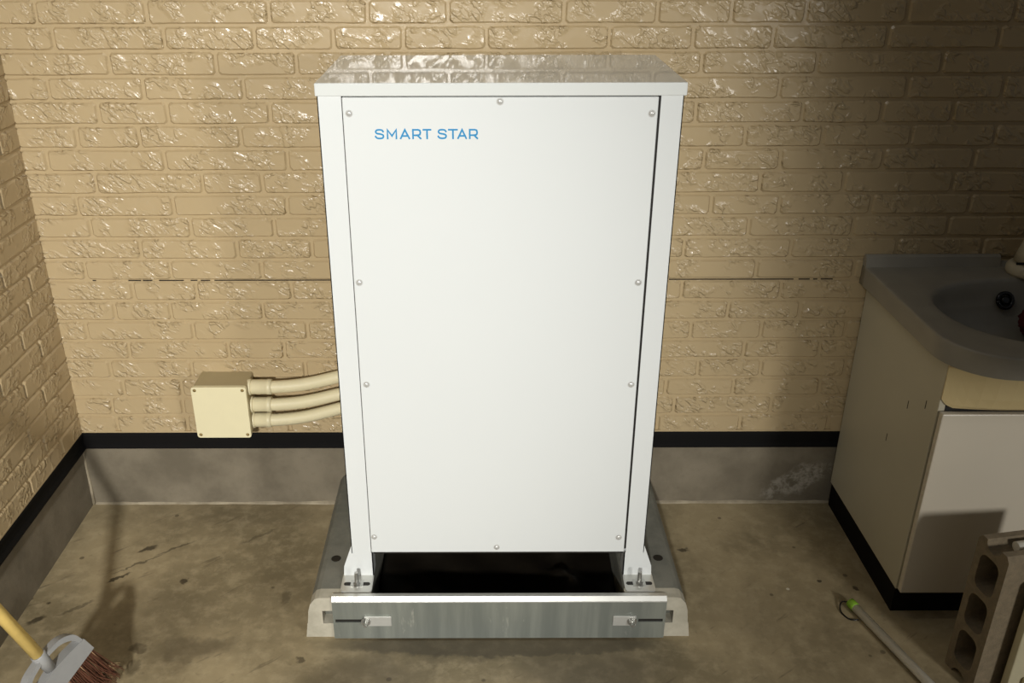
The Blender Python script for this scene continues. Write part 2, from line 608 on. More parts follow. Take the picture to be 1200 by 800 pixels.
def brick_mesh(bm, L, Ht, rnd, to3):
    """one hand-cut looking brick face, about 40 triangles: base ring, proud ring, cap"""
    r = 0.006
    n = 3
    ring = []
    def edge(x0, y0, x1, y1, k):
        for i in range(k):
            t = (i + 0.5) / k
            ring.append((x0 + (x1 - x0) * t, y0 + (y1 - y0) * t, 1))
    def corner(x, y, sx, sy):
        ring.extend([(x - sx * 0, y - sy * r, 0), (x - sx * r, y, 0)] if sx * sy > 0 else [(x - sx * r, y, 0), (x, y - sy * r, 0)])
    hx, hy = L / 2, Ht / 2
    corner(hx, hy, 1, 1)
    edge(hx - r, hy, -hx + r, hy, n)
    corner(-hx, hy, -1, 1)
    corner(-hx, -hy, -1, -1)
    edge(-hx + r, -hy, hx - r, -hy, n)
    corner(hx, -hy, 1, -1)
    pts = []
    for x, y, j in ring:
        a = 0.0016 if j else 0.0010
        pts.append((x + rnd.uniform(-a, a), y + rnd.uniform(-a, a)))
    base, top = [], []
    for x, y in pts:
        base.append(bm.verts.new(to3(x, y, 0)))
        fx = 1 - 0.0042 / max(hx, 0.01)
        fy = 1 - 0.0042 / hy
        top.append(bm.verts.new(to3(x * fx, y * fy, RISE)))
    k = len(pts)
    for i in range(k):
        bm.faces.new((base[i], base[(i + 1) % k], top[(i + 1) % k], top[i]))
    bm.faces.new(top)


def spans_for(edges, lo, hi, rnd):
    e = sorted(edges)
    while e[0] > lo:
        e.insert(0, e[0] - rnd.uniform(0.2, 0.32))
    while e[-1] < hi:
        e.append(e[-1] + rnd.uniform(0.2, 0.32))
    e[0], e[-1] = max(e[0], lo), min(e[-1], hi)
    e = [lo] + [x for x in e if lo + 0.04 < x < hi - 0.03] + [hi]
    return list(zip(e, e[1:]))


def in_view(p):
    d = CAM_ROT.inverted() @ (p - CAM_POS)
    if d.z >= 0:
        return False
    x, y = PX + F * d.x / -d.z, PY - F * d.y / -d.z
    return -60 < x < 1260 and -40 < y < 840


def lay_wall(wall, rows, to_world, hidden, seed):
    rnd = random.Random(seed)
    rest = bmesh.new()
    for (z0, z1), spans in rows:
        for a, b in spans:
            L, Ht = b - a - 2 * JW, z1 - z0 - 2 * JW * 0.9
            if L < 0.03:
                continue
            c = ((a + b) / 2, (z0 + z1) / 2)
            if in_view(to_world(c[0], c[1], 0)) or in_view(to_world(a, c[1], 0)) or in_view(to_world(b, c[1], 0)):
                if not hidden(a, b, c[1]):
                    bm = bmesh.new()
                    cw = to_world(c[0], c[1], 0)
                    brick_mesh(bm, L, Ht, rnd, lambda x, y, t: to_world(c[0] + x, c[1] + y, t) - cw)
                    o = bm_obj('brick', bm, M['brick'], wall)
                    o.location = cw
                    continue
            brick_mesh(rest, L, Ht, rnd, lambda x, y, t: to_world(c[0] + x, c[1] + y, t))
    o = bm_obj('far_bricks', rest, M['brick'], wall)
    o['kind'] = 'stuff'


row_z = []
for k in range(-9, 20):
    zt = Z_TOP0 - PITCH * (k - 1)
    zb = Z_TOP0 - PITCH * k
    row_z.append((k, zb, zt))
rnd = random.Random(3)
rows_b, rows_l = [], []
for k, zb, zt in row_z:
    if zt > Z_ROOF:
        continue
    if 0 <= k < 20:
        ymid = None
        # pixel row of the middle of this course
        dd = CAM_ROT.inverted() @ (Vector((0, 0, (zb + zt) / 2)) - CAM_POS)
        ymid = PY - F * dd.y / -dd.z
        e = [wall_x(j, ymid) for j in JOINTS[k]]
    else:
        e = [XL + rnd.uniform(0.05, 0.25)]
    rows_b.append(((zb, zt), spans_for(e, XL - 0.004, XR, rnd)))
    rows_l.append(((zb, zt), spans_for([-rnd.uniform(0.06, 0.30)], YF, 0.004, rnd)))
lay_wall(wb, rows_b, lambda u, z, t: Vector((u, -t, z)), lambda a, b, z: -0.27 < a and b < 0.34 and z < 1.5 or (a > 1.04 and z < 0.74), 11)
lay_wall(wl, rows_l, lambda u, z, t: Vector((XL + t, u, z)), lambda a, b, z: False, 12)

# the dark broken panel joint across the back wall
zs = Z_TOP0 - PITCH * 11
for x0, x1 in ((108, 112), (150, 165), (167, 178), (186, 215), (223, 231), (235, 246), (251, 392), (784, 930), (936, 949), (953, 958), (962, 976)):
    a, b = wall_x(x0, 325), wall_x(x1, 325)
    box('panel_gap', (a, -0.0012, zs - 0.0018), (b, 0.004, zs + 0.0012), M['gap'], wb)

# unseen post and screen, added to shade the wall above the washbasin
bm = bmesh.new()
add_box(bm, (1.96, -1.68, 0.0), (2.08, -1.56, Z_ROOF), 0.004, 1)
for k in range(10):
    add_box(bm, (1.42, -1.632, 0.98 + 0.152 * k), (1.96, -1.612, 0.98 + 0.152 * k + 0.152), 0.002, 1)
add_box(bm, (1.45, -1.612, 1.0), (1.51, -1.575, Z_ROOF), 0.003, 1)
po = bm_obj('shadow_screen', bm, M['post'])
tag(po, 'unseen post and board screen added to shade the wall above the washbasin', 'post', kind='structure')

# ------------------------------------------------------------------ concrete base blocks
DF = 1.812                      # distance of the base's front from the camera, along the floor
YB0, YB1 = DF - DW, -0.03       # base front / rear
ZB = 0.125
XC = 0.036                      # centre line of cabinet and base


def base_block(side, label):
    t = thing('concrete_base_block', label, 'base block', (XC + side * 0.36, (YB0 + YB1) / 2, 0))
    X = lambda v: XC + side * v
    # cross-section: outer side leans in, top outer edge chamfered
    bm = bmesh.new()
    prof = [(0.487, 0.0), (0.470, 0.105), (0.458, 0.121), (0.447, 0.125), (0.322, 0.125), (0.318, 0.118), (0.318, 0.0)]
    add_prism(bm, prof, lambda u, v, tt: Vector((X(u), tt, v)), YB0 + 0.035, YB1)
    o = bm_obj('body', bm, M['base'], t)
    # pale front end with a keyhole slot: a frame of four bars around the slot, plus its floor
    bm = bmesh.new()
    sl0, sl1, sz0, sz1 = 0.36, 0.441, 0.044, 0.084
    f0, f1 = YB0, YB0 + 0.035
    def bar(a0, a1, z0, z1, lean=0.0):
        add_prism(bm, [(a0, z0), (a1, z0), (a1 - lean * (z1 - z0), z1), (a0, z1)], lambda u, v, tt: Vector((X(u), tt, v)), f0, f1)
    bar(0.318, 0.487, 0.0, sz0, 0.13)
    bar(0.318, sl0, sz0, sz1)
    add_prism(bm, [(sl1, sz0), (0.480, sz0), (0.476, sz1), (sl1, sz1)], lambda u, v, tt: Vector((X(u), tt, v)), f0, f1)
    add_prism(bm, [(0.318, sz1), (0.476, sz1), (0.470, 0.105), (0.458, 0.121), (0.447, 0.125), (0.318, 0.125)], lambda u, v, tt: Vector((X(u), tt, v)), f0, f1)
    e = bm_obj('front_end', bm, M['base_end'], t)
    e['label'] = 'pale cast front end with a bolt slot'
    # bolt holes in the top
    for y in (-0.43, -0.10):
        bm = bmesh.new()
        bmesh.ops.create_circle(bm, cap_ends=True, segments=16, radius=0.013, matrix=Matrix.Translation((X(0.425), y, ZB + 0.0006)))
        bmesh.ops.create_cone(bm, cap_ends=True, segments=16, radius1=0.0125, radius2=0.0125, depth=0.03, matrix=Matrix.Translation((X(0.425), y, ZB - 0.0145)))
        bm_obj('bolt_hole', bm, M['dark_in'], t)
    return t


base_block(-1, 'grey concrete base block under the cabinet, on the conduit side')
base_block(1, 'grey concrete base block under the cabinet, on the washbasin side')

# galvanised plate bolted across the front ends
yp = YB0 - 0.010
pa, pb = on_plane(389, 712, 1, yp).x, on_plane(781, 712, 1, yp).x
pl = thing('galvanised_plate', 'galvanised steel plate bolted across the front of the concrete base', 'metal plate', ((pa + pb) / 2, yp, 0))
def zat(py, y):
    return on_plane(PX, py, 2, 0) and on_plane(PX, py, 1, y).z
slotL = (pa + 0.006, on_plane(424, 727, 1, yp).x)
slotR = (on_plane(748, 727, 1, yp).x, pb - 0.006)
zsl = zat(727, yp)
zb0, zb1 = 0.004, 0.118
bm = bmesh.new()
for a, b, z0, z1 in ((pa, pb, zb0, zsl - 0.005), (pa, pb, zsl + 0.005, zb1), (slotL[1], slotR[0], zsl - 0.005, zsl + 0.005), (pa, slotL[0], zsl - 0.005, zsl + 0.005), (slotR[1], pb, zsl - 0.005, zsl + 0.005)):
    add_box(bm, (a, yp, z0), (b, yp + 0.003, z1))
bm_obj('face', bm, M['galv'], pl)
bm = bmesh.new()
add_prism(bm, [(yp, zb1), (yp + 0.003, zb1), (yp + 0.0095, 0.1255), (yp + 0.0095, 0.1285), (yp + 0.022, 0.1265), (yp + 0.022, 0.1295), (yp + 0.008, 0.1315), (yp + 0.0, zb1 + 0.003)], lambda u, v, tt: Vector((tt, u, v)), pa, pb)
o = bm_obj('top_flange', bm, M['galv_light'], pl)
o['label'] = 'bright folded top edge'
box('slot_shadow', (slotL[0], yp + 0.004, zsl - 0.006), (slotL[1], yp + 0.006, zsl + 0.006), M['dark_in'], pl)
box('slot_shadow', (slotR[0], yp + 0.004, zsl - 0.006), (slotR[1], yp + 0.006, zsl + 0.006), M['dark_in'], pl)
def bolt(parent, c, axis, r=0.008, shank=0.02):
    """hexagon nut with a washer and a protruding bolt end"""
    bm = bmesh.new()
    rot = Vector((0, 0, 1)).rotation_difference(Vector(axis)).to_matrix().to_4x4()
    A = Matrix.Translation(c) @ rot
    bmesh.ops.create_cone(bm, cap_ends=True, segments=18, radius1=r * 1.5, radius2=r * 1.5, depth=0.002, matrix=A @ Matrix.Translation((0, 0, 0.001)))
    bmesh.ops.create_cone(bm, cap_ends=True, segments=6, radius1=r, radius2=r, depth=0.008, matrix=A @ Matrix.Translation((0, 0, 0.006)))
    bmesh.ops.create_cone(bm, cap_ends=True, segments=14, radius1=r * 0.6, radius2=r * 0.5, depth=shank, matrix=A @ Matrix.Translation((0, 0, 0.01 + shank / 2)))
    return bm_obj('bolt', bm, M['steel'], parent)
for x0, x1, xb in ((427, 459, 429), (718, 745, 740)):
    a, b = on_plane(x0, 727, 1, yp).x, on_plane(x1, 727, 1, yp).x
    o = box('bracket', (a, yp - 0.004, zsl - 0.014), (b, yp, zsl + 0.016), M['galv_light'], pl, 0.001, 1)
    bolt(pl, (on_plane(xb, 727, 1, yp).x, yp - 0.004, zsl + 0.001), (0, -1, 0), 0.008, 0.008)

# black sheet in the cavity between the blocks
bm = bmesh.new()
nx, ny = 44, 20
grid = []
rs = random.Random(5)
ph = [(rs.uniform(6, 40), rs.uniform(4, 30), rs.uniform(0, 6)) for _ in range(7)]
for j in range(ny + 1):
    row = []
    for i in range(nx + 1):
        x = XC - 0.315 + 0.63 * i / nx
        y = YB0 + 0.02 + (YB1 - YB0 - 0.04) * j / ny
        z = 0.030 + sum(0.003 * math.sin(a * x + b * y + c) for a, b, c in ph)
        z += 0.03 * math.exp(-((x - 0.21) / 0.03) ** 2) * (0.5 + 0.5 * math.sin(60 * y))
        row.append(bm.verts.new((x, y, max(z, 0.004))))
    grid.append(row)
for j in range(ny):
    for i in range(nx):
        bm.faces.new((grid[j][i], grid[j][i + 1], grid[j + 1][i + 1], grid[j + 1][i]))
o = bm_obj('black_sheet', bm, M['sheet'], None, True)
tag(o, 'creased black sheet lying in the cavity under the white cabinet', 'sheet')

# ------------------------------------------------------------------ white cabinet
YC0 = 1.893 - DW                # plane of its front
YC1 = YC0 + 0.375
cb = thing('power_storage_cabinet', 'tall white metal cabinet with blue lettering standing on a concrete base', 'cabinet', (XC, (YC0 + YC1) / 2, ZB))
XA, XB = -0.334, 0.4065
ZL0, ZL1 = 1.338, 1.364
ZP0 = 0.203
# inner body
box('body', (XA + 0.003, YC0 + 0.012, 0.195), (XB - 0.003, YC1 - 0.004, ZL0), M['white'], cb)
box('underside', (XA + 0.006, YC0 + 0.014, 0.188), (XB - 0.006, YC1 - 0.01, 0.195), M['dark_in'], cb)
# front panel
PA, PB_ = -0.2835, 0.3555
fp = box('front_panel', (PA, YC0 - 0.001, ZP0), (PB_, YC0 + 0.012, ZL0 - 0.003), M['white'], cb, 0.0012, 1)
box('panel_seam', (XA + 0.04, YC0 + 0.010, ZP0 + 0.002), (XB - 0.03, YC0 + 0.0125, ZL0 - 0.001), M['dark_in'], cb)


def post(side, front):
    """corner post: a folded strip with a flared foot, standing on a slotted foot plate with an anchor bolt"""
    if side < 0:
        o0, i0 = XA, -0.2850
    else:
        o0, i0 = XB, 0.3605
    y0 = YC0 if front else YC1
    dy = 0.003 if front else -0.003
    s = side
    zf = ZB + 0.004
    outline = [(o0, ZL0), (o0, 0.222), (o0 + s * 0.006, 0.205), (o0 + s * 0.022, 0.158), (o0 + s * 0.024, zf), (i0 - s * 0.004 + s * 0.0, zf), (i0 - s * 0.004, 0.200), (i0, 0.200), (i0, ZL0)]
    bm = bmesh.new()
    add_prism(bm, outline, lambda u, v, t: Vector((u, t, v)), y0, y0 + dy)
    # folded return along the outer side
    add_box(bm, (o0, y0, 0.20), (o0 - s * 0.002, y0 + dy * 12, ZL0))
    # inner return of the foot
    xi = i0 - s * 0.004
    add_box(bm, (xi, y0, zf), (xi + s * 0.003, y0 + dy * 14, 0.200))
    p = bm_obj('corner_post', bm, M['white'], cb)
    # foot plate with two slots
    ya, yb = (y0 - 0.062, y0) if front else (y0, y0 + 0.05)
    xa, xb = sorted((o0 + s * 0.026, xi))
    bm = bmesh.new()
    add_prism(bm, rrect(xa, xb, ya, yb + (0.012 if front else 0), 0.008), lambda u, v, t: Vector((u, v, t)), ZB, ZB + 0.005)
    fpl = bm_obj('foot_plate', bm, M['galv_light'], p)
    if front:
        ym = (ya + yb) / 2 - 0.003
        xm = (xa + xb) / 2 + s * 0.0
        for q in (-1, 1):
            bm = bmesh.new()
            add_prism(bm, rrect(xm + q * 0.022 - 0.011, xm + q * 0.022 + 0.011, ym - 0.006, ym + 0.006, 0.0055), lambda u, v, t: Vector((u, v, t)), ZB + 0.0045, ZB + 0.0056)
            bm_obj('slot', bm, M['dark_in'], p)
        bo = bolt(p, (xm, ym, ZB + 0.005), (0, 0, 1), 0.0095, 0.026)
        bm = bmesh.new()
        add_box(bm, (xm - 0.016, ym - 0.012, ZB + 0.005), (xm + 0.016, ym + 0.014, ZB + 0.0065))
        bm_obj('washer', bm, M['steel'], p)
    return p


for sd in (-1, 1):
    for fr in (True, False):
        post(sd, fr)

# lid: a folded tray with rounded edges
lid = box('lid', (on_plane(368, 104, 1, YC0 - 0.006).x, YC0 - 0.006, ZL0), (on_plane(806, 104, 1, YC0 - 0.006).x, YC1 + 0.004, ZL1), M['lid'], cb, 0.002, 2)
lid['label'] = 'glossy white lid'

# screw heads
sm = bmesh.new()
bmesh.ops.create_uvsphere(sm, u_segments=14, v_segments=8, radius=0.0062)
for v in sm.verts:
    v.co.z = max(v.co.z, -0.0005) * 0.55
bmesh.ops.create_circle(sm, cap_ends=True, segments=14, radius=0.0078, matrix=Matrix.Translation((0, 0, 0.0004)))
bmesh.ops.create_cone(sm, cap_ends=True, segments=6, radius1=0.0018, radius2=0.0018, depth=0.001, matrix=Matrix.Translation((0, 0, 0.0034)))
sme = bpy.data.meshes.new('screw')
sm.to_mesh(sme)
sm.free()
sme.materials.append(M['screw'])
for p in sme.polygons:
    p.use_smooth = True


def screw(parent, c, axis, k=1.0):
    o = bpy.data.objects.new('screw', sme)
    COL.objects.link(o)
    o.parent = parent
    o.matrix_parent_inverse = Matrix.Translation(parent.matrix_basis.translation).inverted() if parent.type == 'EMPTY' else Matrix()
    o.location = c
    o.rotation_euler = Vector(axis).to_track_quat('Z', 'Y').to_euler()
    o.scale = (k, k, k)
    return o


for px, py in ((409, 133), (586, 119), (764, 133), (421, 331), (748, 331), (429.5, 450.5), (739.5, 450.5), (438.5, 629), (582, 641), (725, 629.5)):
    p = on_plane(px, py, 1, YC0 - 0.001)
    screw(fp, p, (0, -1, 0))
for z in (1.295, 0.86, 0.58, 0.26):
    screw(cb, (XB + 0.0002, YC0 + 0.02, z), (1, 0, 0), 0.9)
    screw(cb, (XA - 0.0002, YC0 + 0.02, z), (-1, 0, 0), 0.9)

# lettering: strokes swept as flat ribbons on the panel
GL = {
    'S': [[(0.96, 0.80), (0.82, 0.96), (0.6, 1.0), (0.38, 1.0), (0.14, 0.95), (0.04, 0.77), (0.14, 0.60), (0.4, 0.54), (0.64, 0.50), (0.9, 0.42), (0.98, 0.24), (0.88, 0.06), (0.62, 0.0), (0.4, 0.0), (0.16, 0.05), (0.0, 0.22)]],
    'M': [[(0.02, 0), (0.02, 1), (0.5, 0.28), (0.98, 1), (0.98, 0)]],
    'A': [[(0, 0), (0.5, 1), (1, 0)], [(0.16, 0.28), (0.84, 0.28)]],
    'R': [[(0.03, 0), (0.03, 1)], [(0.03, 1), (0.68, 1), (0.9, 0.93), (0.97, 0.68), (0.9, 0.44), (0.68, 0.36), (0.03, 0.36)], [(0.58, 0.36), (0.98, 0)]],
    'T': [[(0, 1), (1, 1)], [(0.5, 1), (0.5, 0)]],
}


def ribbon(bm, pts, w, to3):
    n = len(pts)
    L, R = [], []
    for i in range(n):
        p = Vector(pts[i])
        d0 = (p - Vector(pts[i - 1])).normalized() if i else None
        d1 = (Vector(pts[i + 1]) - p).normalized() if i < n - 1 else None
        d = (d0 + d1).normalized() if d0 and d1 else (d0 or d1)
        nn = Vector((-d.y, d.x))
        k = 1.0
        if d0 and d1:
            c = max(0.45, nn.dot(Vector((-d1.y, d1.x))))
            k = 1 / c
        if not d0:
            p = p - d * w * 0.5
        if not d1:
            p = p + d * w * 0.5
        L.append(p + nn * w * 0.5 * k)
        R.append(p - nn * w * 0.5 * k)
    tl = [bm.verts.new(to3(q, 1)) for q in L]
    tr = [bm.verts.new(to3(q, 1)) for q in R]
    bl_ = [bm.verts.new(to3(q, 0)) for q in L]
    br = [bm.verts.new(to3(q, 0)) for q in R]
    for i in range(n - 1):
        bm.faces.new((tl[i], tl[i + 1], tr[i + 1], tr[i]))
        bm.faces.new((tl[i], bl_[i], bl_[i + 1], tl[i + 1]))
        bm.faces.new((tr[i], tr[i + 1], br[i + 1], br[i]))
    bm.faces.new((tl[0], tr[0], br[0], bl_[0]))
    bm.faces.new((tl[-1], bl_[-1], br[-1], tr[-1]))


yt = YC0 - 0.001
z_hi, z_lo = on_plane(500, 152.0, 1, yt).z, on_plane(500, 162.0, 1, yt).z
for ch, a, b in (('S', 78, 175), ('M', 197, 305), ('A', 330, 433), ('R', 452, 548), ('T', 560, 648), ('S', 708, 805), ('T', 815, 913), ('A', 907, 1005), ('R', 1022, 1118)):
    x0, x1 = on_plane(430 + a / 8.571, 157, 1, yt).x, on_plane(430 + b / 8.571, 157, 1, yt).x
    wst = 0.0034
    bm = bmesh.new()
    for ks, st in enumerate(GL[ch]):
        pts = [(x0 + wst / 2 + u * (x1 - x0 - wst), z_lo + v * (z_hi - z_lo)) for u, v in st]
        if ch == 'S':
            pts = [(q.x, q.y) for q in catmull([(u, v, 0) for u, v in pts], 3)]
        ribbon(bm, pts, wst, lambda q, t, h=0.0004 + 0.0003 * ks: Vector((q.x, yt - h * t, q.y)))
    bm_obj('letter', bm, M['blue'], fp)

# ------------------------------------------------------------------ junction box and conduits
JY = 2.288 - DW
sme2 = sme.copy()
sme2.materials.clear()
sme2.materials.append(M['brass'])
jx0, jx1 = on_plane(223, 454, 1, JY).x, on_plane(287.5, 454, 1, JY).x
jz1, jz0 = 0.466, 0.303
jb = thing('junction_box', 'cream square junction box fixed to the brick wall', 'junction box', ((jx0 + jx1) / 2, JY / 2, jz0))
box('body', (jx0 + 0.002, JY + 0.012, jz0 + 0.002), (jx1 - 0.002, -0.003, jz1 - 0.002), M['box_body'], jb, 0.006, 3)
bm = bmesh.new()
add_prism(bm, rrect(jx0, jx1, jz0, jz1, 0.008), lambda u, v, t: Vector((u, t, v)), JY, JY + 0.012)
cv = bm_obj('cover', bm, M['cream_cover'], jb)
for u in (jx0 + 0.010, jx1 - 0.010):
    for v in (jz0 + 0.010, jz1 - 0.010):
        o = screw(cv, (u, JY, v), (0, -1, 0), 0.62)
        o.data = sme2

YCD = -0.058
for i, (py0, py1, pym, lab) in enumerate(((453, 441, 451.5, 'cream conduit entering the junction box, topmost of the three'), (473.5, 461.5, 472, 'cream conduit entering the junction box, between the other two'), (491.5, 478.5, 489, 'cream conduit entering the junction box, lowest of the three'))):
    zc0 = on_plane(305, py0, 1, YCD).z
    zc1 = on_plane(397, py1, 1, YCD).z
    xa = jx1 - 0.002
    xe = on_plane(397, py1, 1, YCD).x
    t = thing('conduit', lab, 'conduit', (xa, YCD, zc0), 'conduits of the junction box')
    xk = on_plane(318.5, py0, 1, YCD).x
    pts = catmull([(xk - 0.02, YCD, zc0), (xk + 0.02, YCD, zc0), ((xk + xe) / 2, YCD, zc0 + (zc1 - zc0) * 0.30 - 0.001), (xe, YCD, zc1), (xe + 0.10, YCD, zc1 + 0.03), (xe + 0.2, YCD, zc1 + 0.09), (xe + 0.24, YCD - 0.03, zc1 + 0.12), (xe + 0.25, YC1 - 0.002, zc1 + 0.13)], 6)
    tube('pipe', pts, 0.0182, M['cream_pvc'], t, 18)
    tube('connector', [(xa + 0.005, YCD, zc0), (xa + 0.006, YCD, zc0), (xa + 0.008, YCD, zc0), (xk - 0.014, YCD, zc0), (xk - 0.013, YCD, zc0), (xk, YCD, zc0), (xk + 0.001, YCD, zc0)], [0.018, 0.0205, 0.0215, 0.0215, 0.0225, 0.0225, 0.0185], M['cream_pvc'], t, 22)
    tube('lock_nut', [(xa - 0.004, YCD, zc0), (xa + 0.006, YCD, zc0)], [0.0245, 0.0245], M['cream_pvc'], t, 8)

# ------------------------------------------------------------------ washbasin cabinet
CX0, CX1 = 1.066, 1.80
CY0, CY1 = 1.892 - DW, -0.012
CZ0, CZ1 = 0.083, 0.735
vc = thing('vanity_cabinet', 'old off-white washbasin cabinet with a black kickboard', 'cabinet', ((CX0 + CX1) / 2, (CY0 + CY1) / 2, 0))
# carcass as five panels
sp = box('side_panel', (CX0, CY0, CZ0), (CX0 + 0.016, CY1, CZ1), M['cabinet'], vc, 0.001, 1)
box('side_panel', (CX1 - 0.016, CY0, CZ0), (CX1, CY1, CZ1), M['cabinet'], vc, 0.001, 1)
box('bottom_panel', (CX0 + 0.016, CY0, CZ0), (CX1 - 0.016, CY1, CZ0 + 0.016), M['cabinet'], vc)
box('back_panel', (CX0 + 0.016, CY1 - 0.006, CZ0 + 0.016), (CX1 - 0.016, CY1, CZ1), M['cabinet'], vc)
bm = bmesh.new()
add_prism(bm, [(CX0 + 0.006, CY0 + 0.012), (CX1 - 0.006, CY0 + 0.012), (CX1 - 0.006, CY1), (CX0 + 0.006, CY1)], lambda u, v, t: Vector((u, v, t)), 0.0, CZ0)
o = bm_obj('kickboard', bm, M['black_metal'], vc)
# small vertical nicks in the side panel
for px, py in ((1064, 474), (1085, 474), (1039, 512)):
    p = on_plane(px, py, 0, CX0)
    box('nick', (CX0 - 0.0006, p.y - 0.0012, p.z - 0.011), (CX0 + 0.001, p.y + 0.0012, p.z + 0.011), M['gap'], sp)
# door pair
YD = CY0 - 0.022
zd1 = 0.612
xm = (CX0 + CX1) / 2
for a, b, hx in ((CX0 + 0.002, xm - 0.0015, xm - 0.04), (xm + 0.0015, CX1 - 0.002, xm + 0.04)):
    d = box('door', (a, YD, CZ0 + 0.004), (b, YD + 0.018, zd1), M['door'], vc, 0.003, 2)
    box('handle', (hx - 0.007, YD - 0.018, 0.47), (hx + 0.007, YD, 0.56), M['tap'], d, 0.004, 2)
# bowed cream apron between door and basin
bm = bmesh.new()
na = 24
r0, r1 = [], []
def apron_y(x, k):
    t = min((x - CX0) / 0.16, (CX1 - x) / 0.16, 1.0)
    return CY0 - 0.004 - (0.026 + k) * math.sin(max(t, 0) * math.pi / 2)
ring = []
for k in range(na + 1):
    # finer steps near both ends
    t = k / na
    x = CX0 + 0.001 + (CX1 - CX0 - 0.002) * (0.5 - 0.5 * math.cos(math.pi * t))
    lift = 0.022 * (1 - min(1, min(x - CX0, CX1 - x) / 0.03)) ** 2
    col = []
    for z, dd in ((CZ1, 0.016), (0.70, 0.014), (0.655, 0.008), (0.630 + lift, 0.0), (0.622 + lift, -0.010)):
        col.append(bm.verts.new((x, apron_y(x, dd), z)))
    col.append(bm.verts.new((x, CY0 - 0.0005, 0.622 + lift)))
    col.append(bm.verts.new((x, CY0 - 0.0005, CZ1)))
    ring.append(col)
for a, b in zip(ring, ring[1:]):
    for k in range(7):
        bm.faces.new((a[k], a[(k + 1) % 7], b[(k + 1) % 7], b[k]))
bm.faces.new(ring[0])
bm.faces.new(ring[-1])
bm_obj('apron', bm, M['apron'], vc)
box('rail', (CX0 + 0.016, CY0 + 0.0, zd1 - 0.02), (CX1 - 0.016, CY0 + 0.016, 0.622), M['dark_in'], vc)

# basin slab with sunk bowl: radial grid between the outline and the bowl
BZ = 0.790
BX, BY = (1.045 + 1.81) / 2, -0.315
bs = thing('washbasin', 'grey dusty washbasin top with a wide oval bowl', 'washbasin', (BX, BY, CZ1))
def outline_pt(a):
    """outer edge of the slab in direction a seen from the bowl's centre"""
    c, s = math.cos(a), math.sin(a)
    hw = 0.383
    yr, yf = -0.006 - BY, 1.822 - DW - BY
    bow = 0.035
    # march out along the ray until leaving the shape
    lo, hi = 0.0, 1.0
    def inside(q):
        x, y = c * q, s * q
        if abs(x) > hw or y > yr:
            return False
        t = abs(x) / hw
        front = yf - bow * (1 - t * t)
        rc = 0.12
        if abs(x) > hw - rc:
            u = (abs(x) - (hw - rc)) / rc
            front = front + rc * (1 - math.sqrt(max(0, 1 - u * u)))
        return y > front
    for _ in range(40):
        mid = (lo + hi) / 2
        if inside(mid):
            lo = mid
        else:
            hi = mid
    return c * lo, s * lo
angs = [2 * math.pi * k / 120 for k in range(120)]
for sx in (-1, 1):
    angs.append(math.atan2(-0.006 - BY, sx * 0.383) % (2 * math.pi))
angs = sorted(set(round(a, 5) for a in angs))
bm = bmesh.new()
rings = []
def bowl(a, k):
    ex = 2.3
    c, s = math.cos(a), math.sin(a)
    rx, ry = 0.308 * k, (0.205 if s > 0 else 0.228) * k
    q = (abs(c / rx) ** ex + abs(s / ry) ** ex) ** (-1 / ex)
    return c * q, s * q
layers = [('o', 1.0, CZ1 + 0.001), ('o', 1.0, BZ - 0.010), ('o', 1.0, BZ - 0.004), ('o', 0.997, BZ - 0.001), ('o', 0.990, BZ), ('o', 0.96, BZ), ('b', 1.08, BZ), ('b', 1.02, BZ - 0.001), ('b', 1.0, BZ - 0.004), ('b', 0.985, BZ - 0.012), ('b', 0.97, BZ - 0.03), ('b', 0.93, BZ - 0.07), ('b', 0.84, BZ - 0.115), ('b', 0.66, BZ - 0.140), ('b', 0.35, BZ - 0.150), ('b', 0.09, BZ - 0.153)]
for kind, k, z in layers:
    rg = []
    for a in angs:
        if kind == 'o':
            x, y = outline_pt(a)
            x, y = x * k, y * k
        else:
            x, y = bowl(a, k)
        rg.append(bm.verts.new((BX + x, BY + y, z)))
    rings.append(rg)
for a, b in zip(rings, rings[1:]):
    n = len(a)
    for k in range(n):
        f = bm.faces.new((a[k], a[(k + 1) % n], b[(k + 1) % n], b[k]))
        f.smooth = True
bm.faces.new(rings[-1])
o = bm_obj('slab_and_bowl', bm, M['basin'], bs)
o.data.materials[0] = M['basin']
# upstand along the wall
bm = bmesh.new()
xu0, xu1 = 1.0455, on_plane(1173, 300, 1, -0.02).x
add_prism(bm, [(-0.004, BZ - 0.004), (-0.004, 0.820), (-0.016, 0.822), (-0.022, 0.817), (-0.030, BZ - 0.002)], lambda u, v, t: Vector((t, u, v)), xu0, xu1)
bm_obj('upstand', bm, M['basin'], bs)
bm = bmesh.new()
add_prism(bm, [(-0.004, BZ - 0.004), (-0.004, 0.800), (-0.016, 0.802), (-0.03, BZ - 0.002)], lambda u, v, t: Vector((t, u, v)), xu1, 1.80)
bm_obj('upstand', bm, M['basin'], bs)
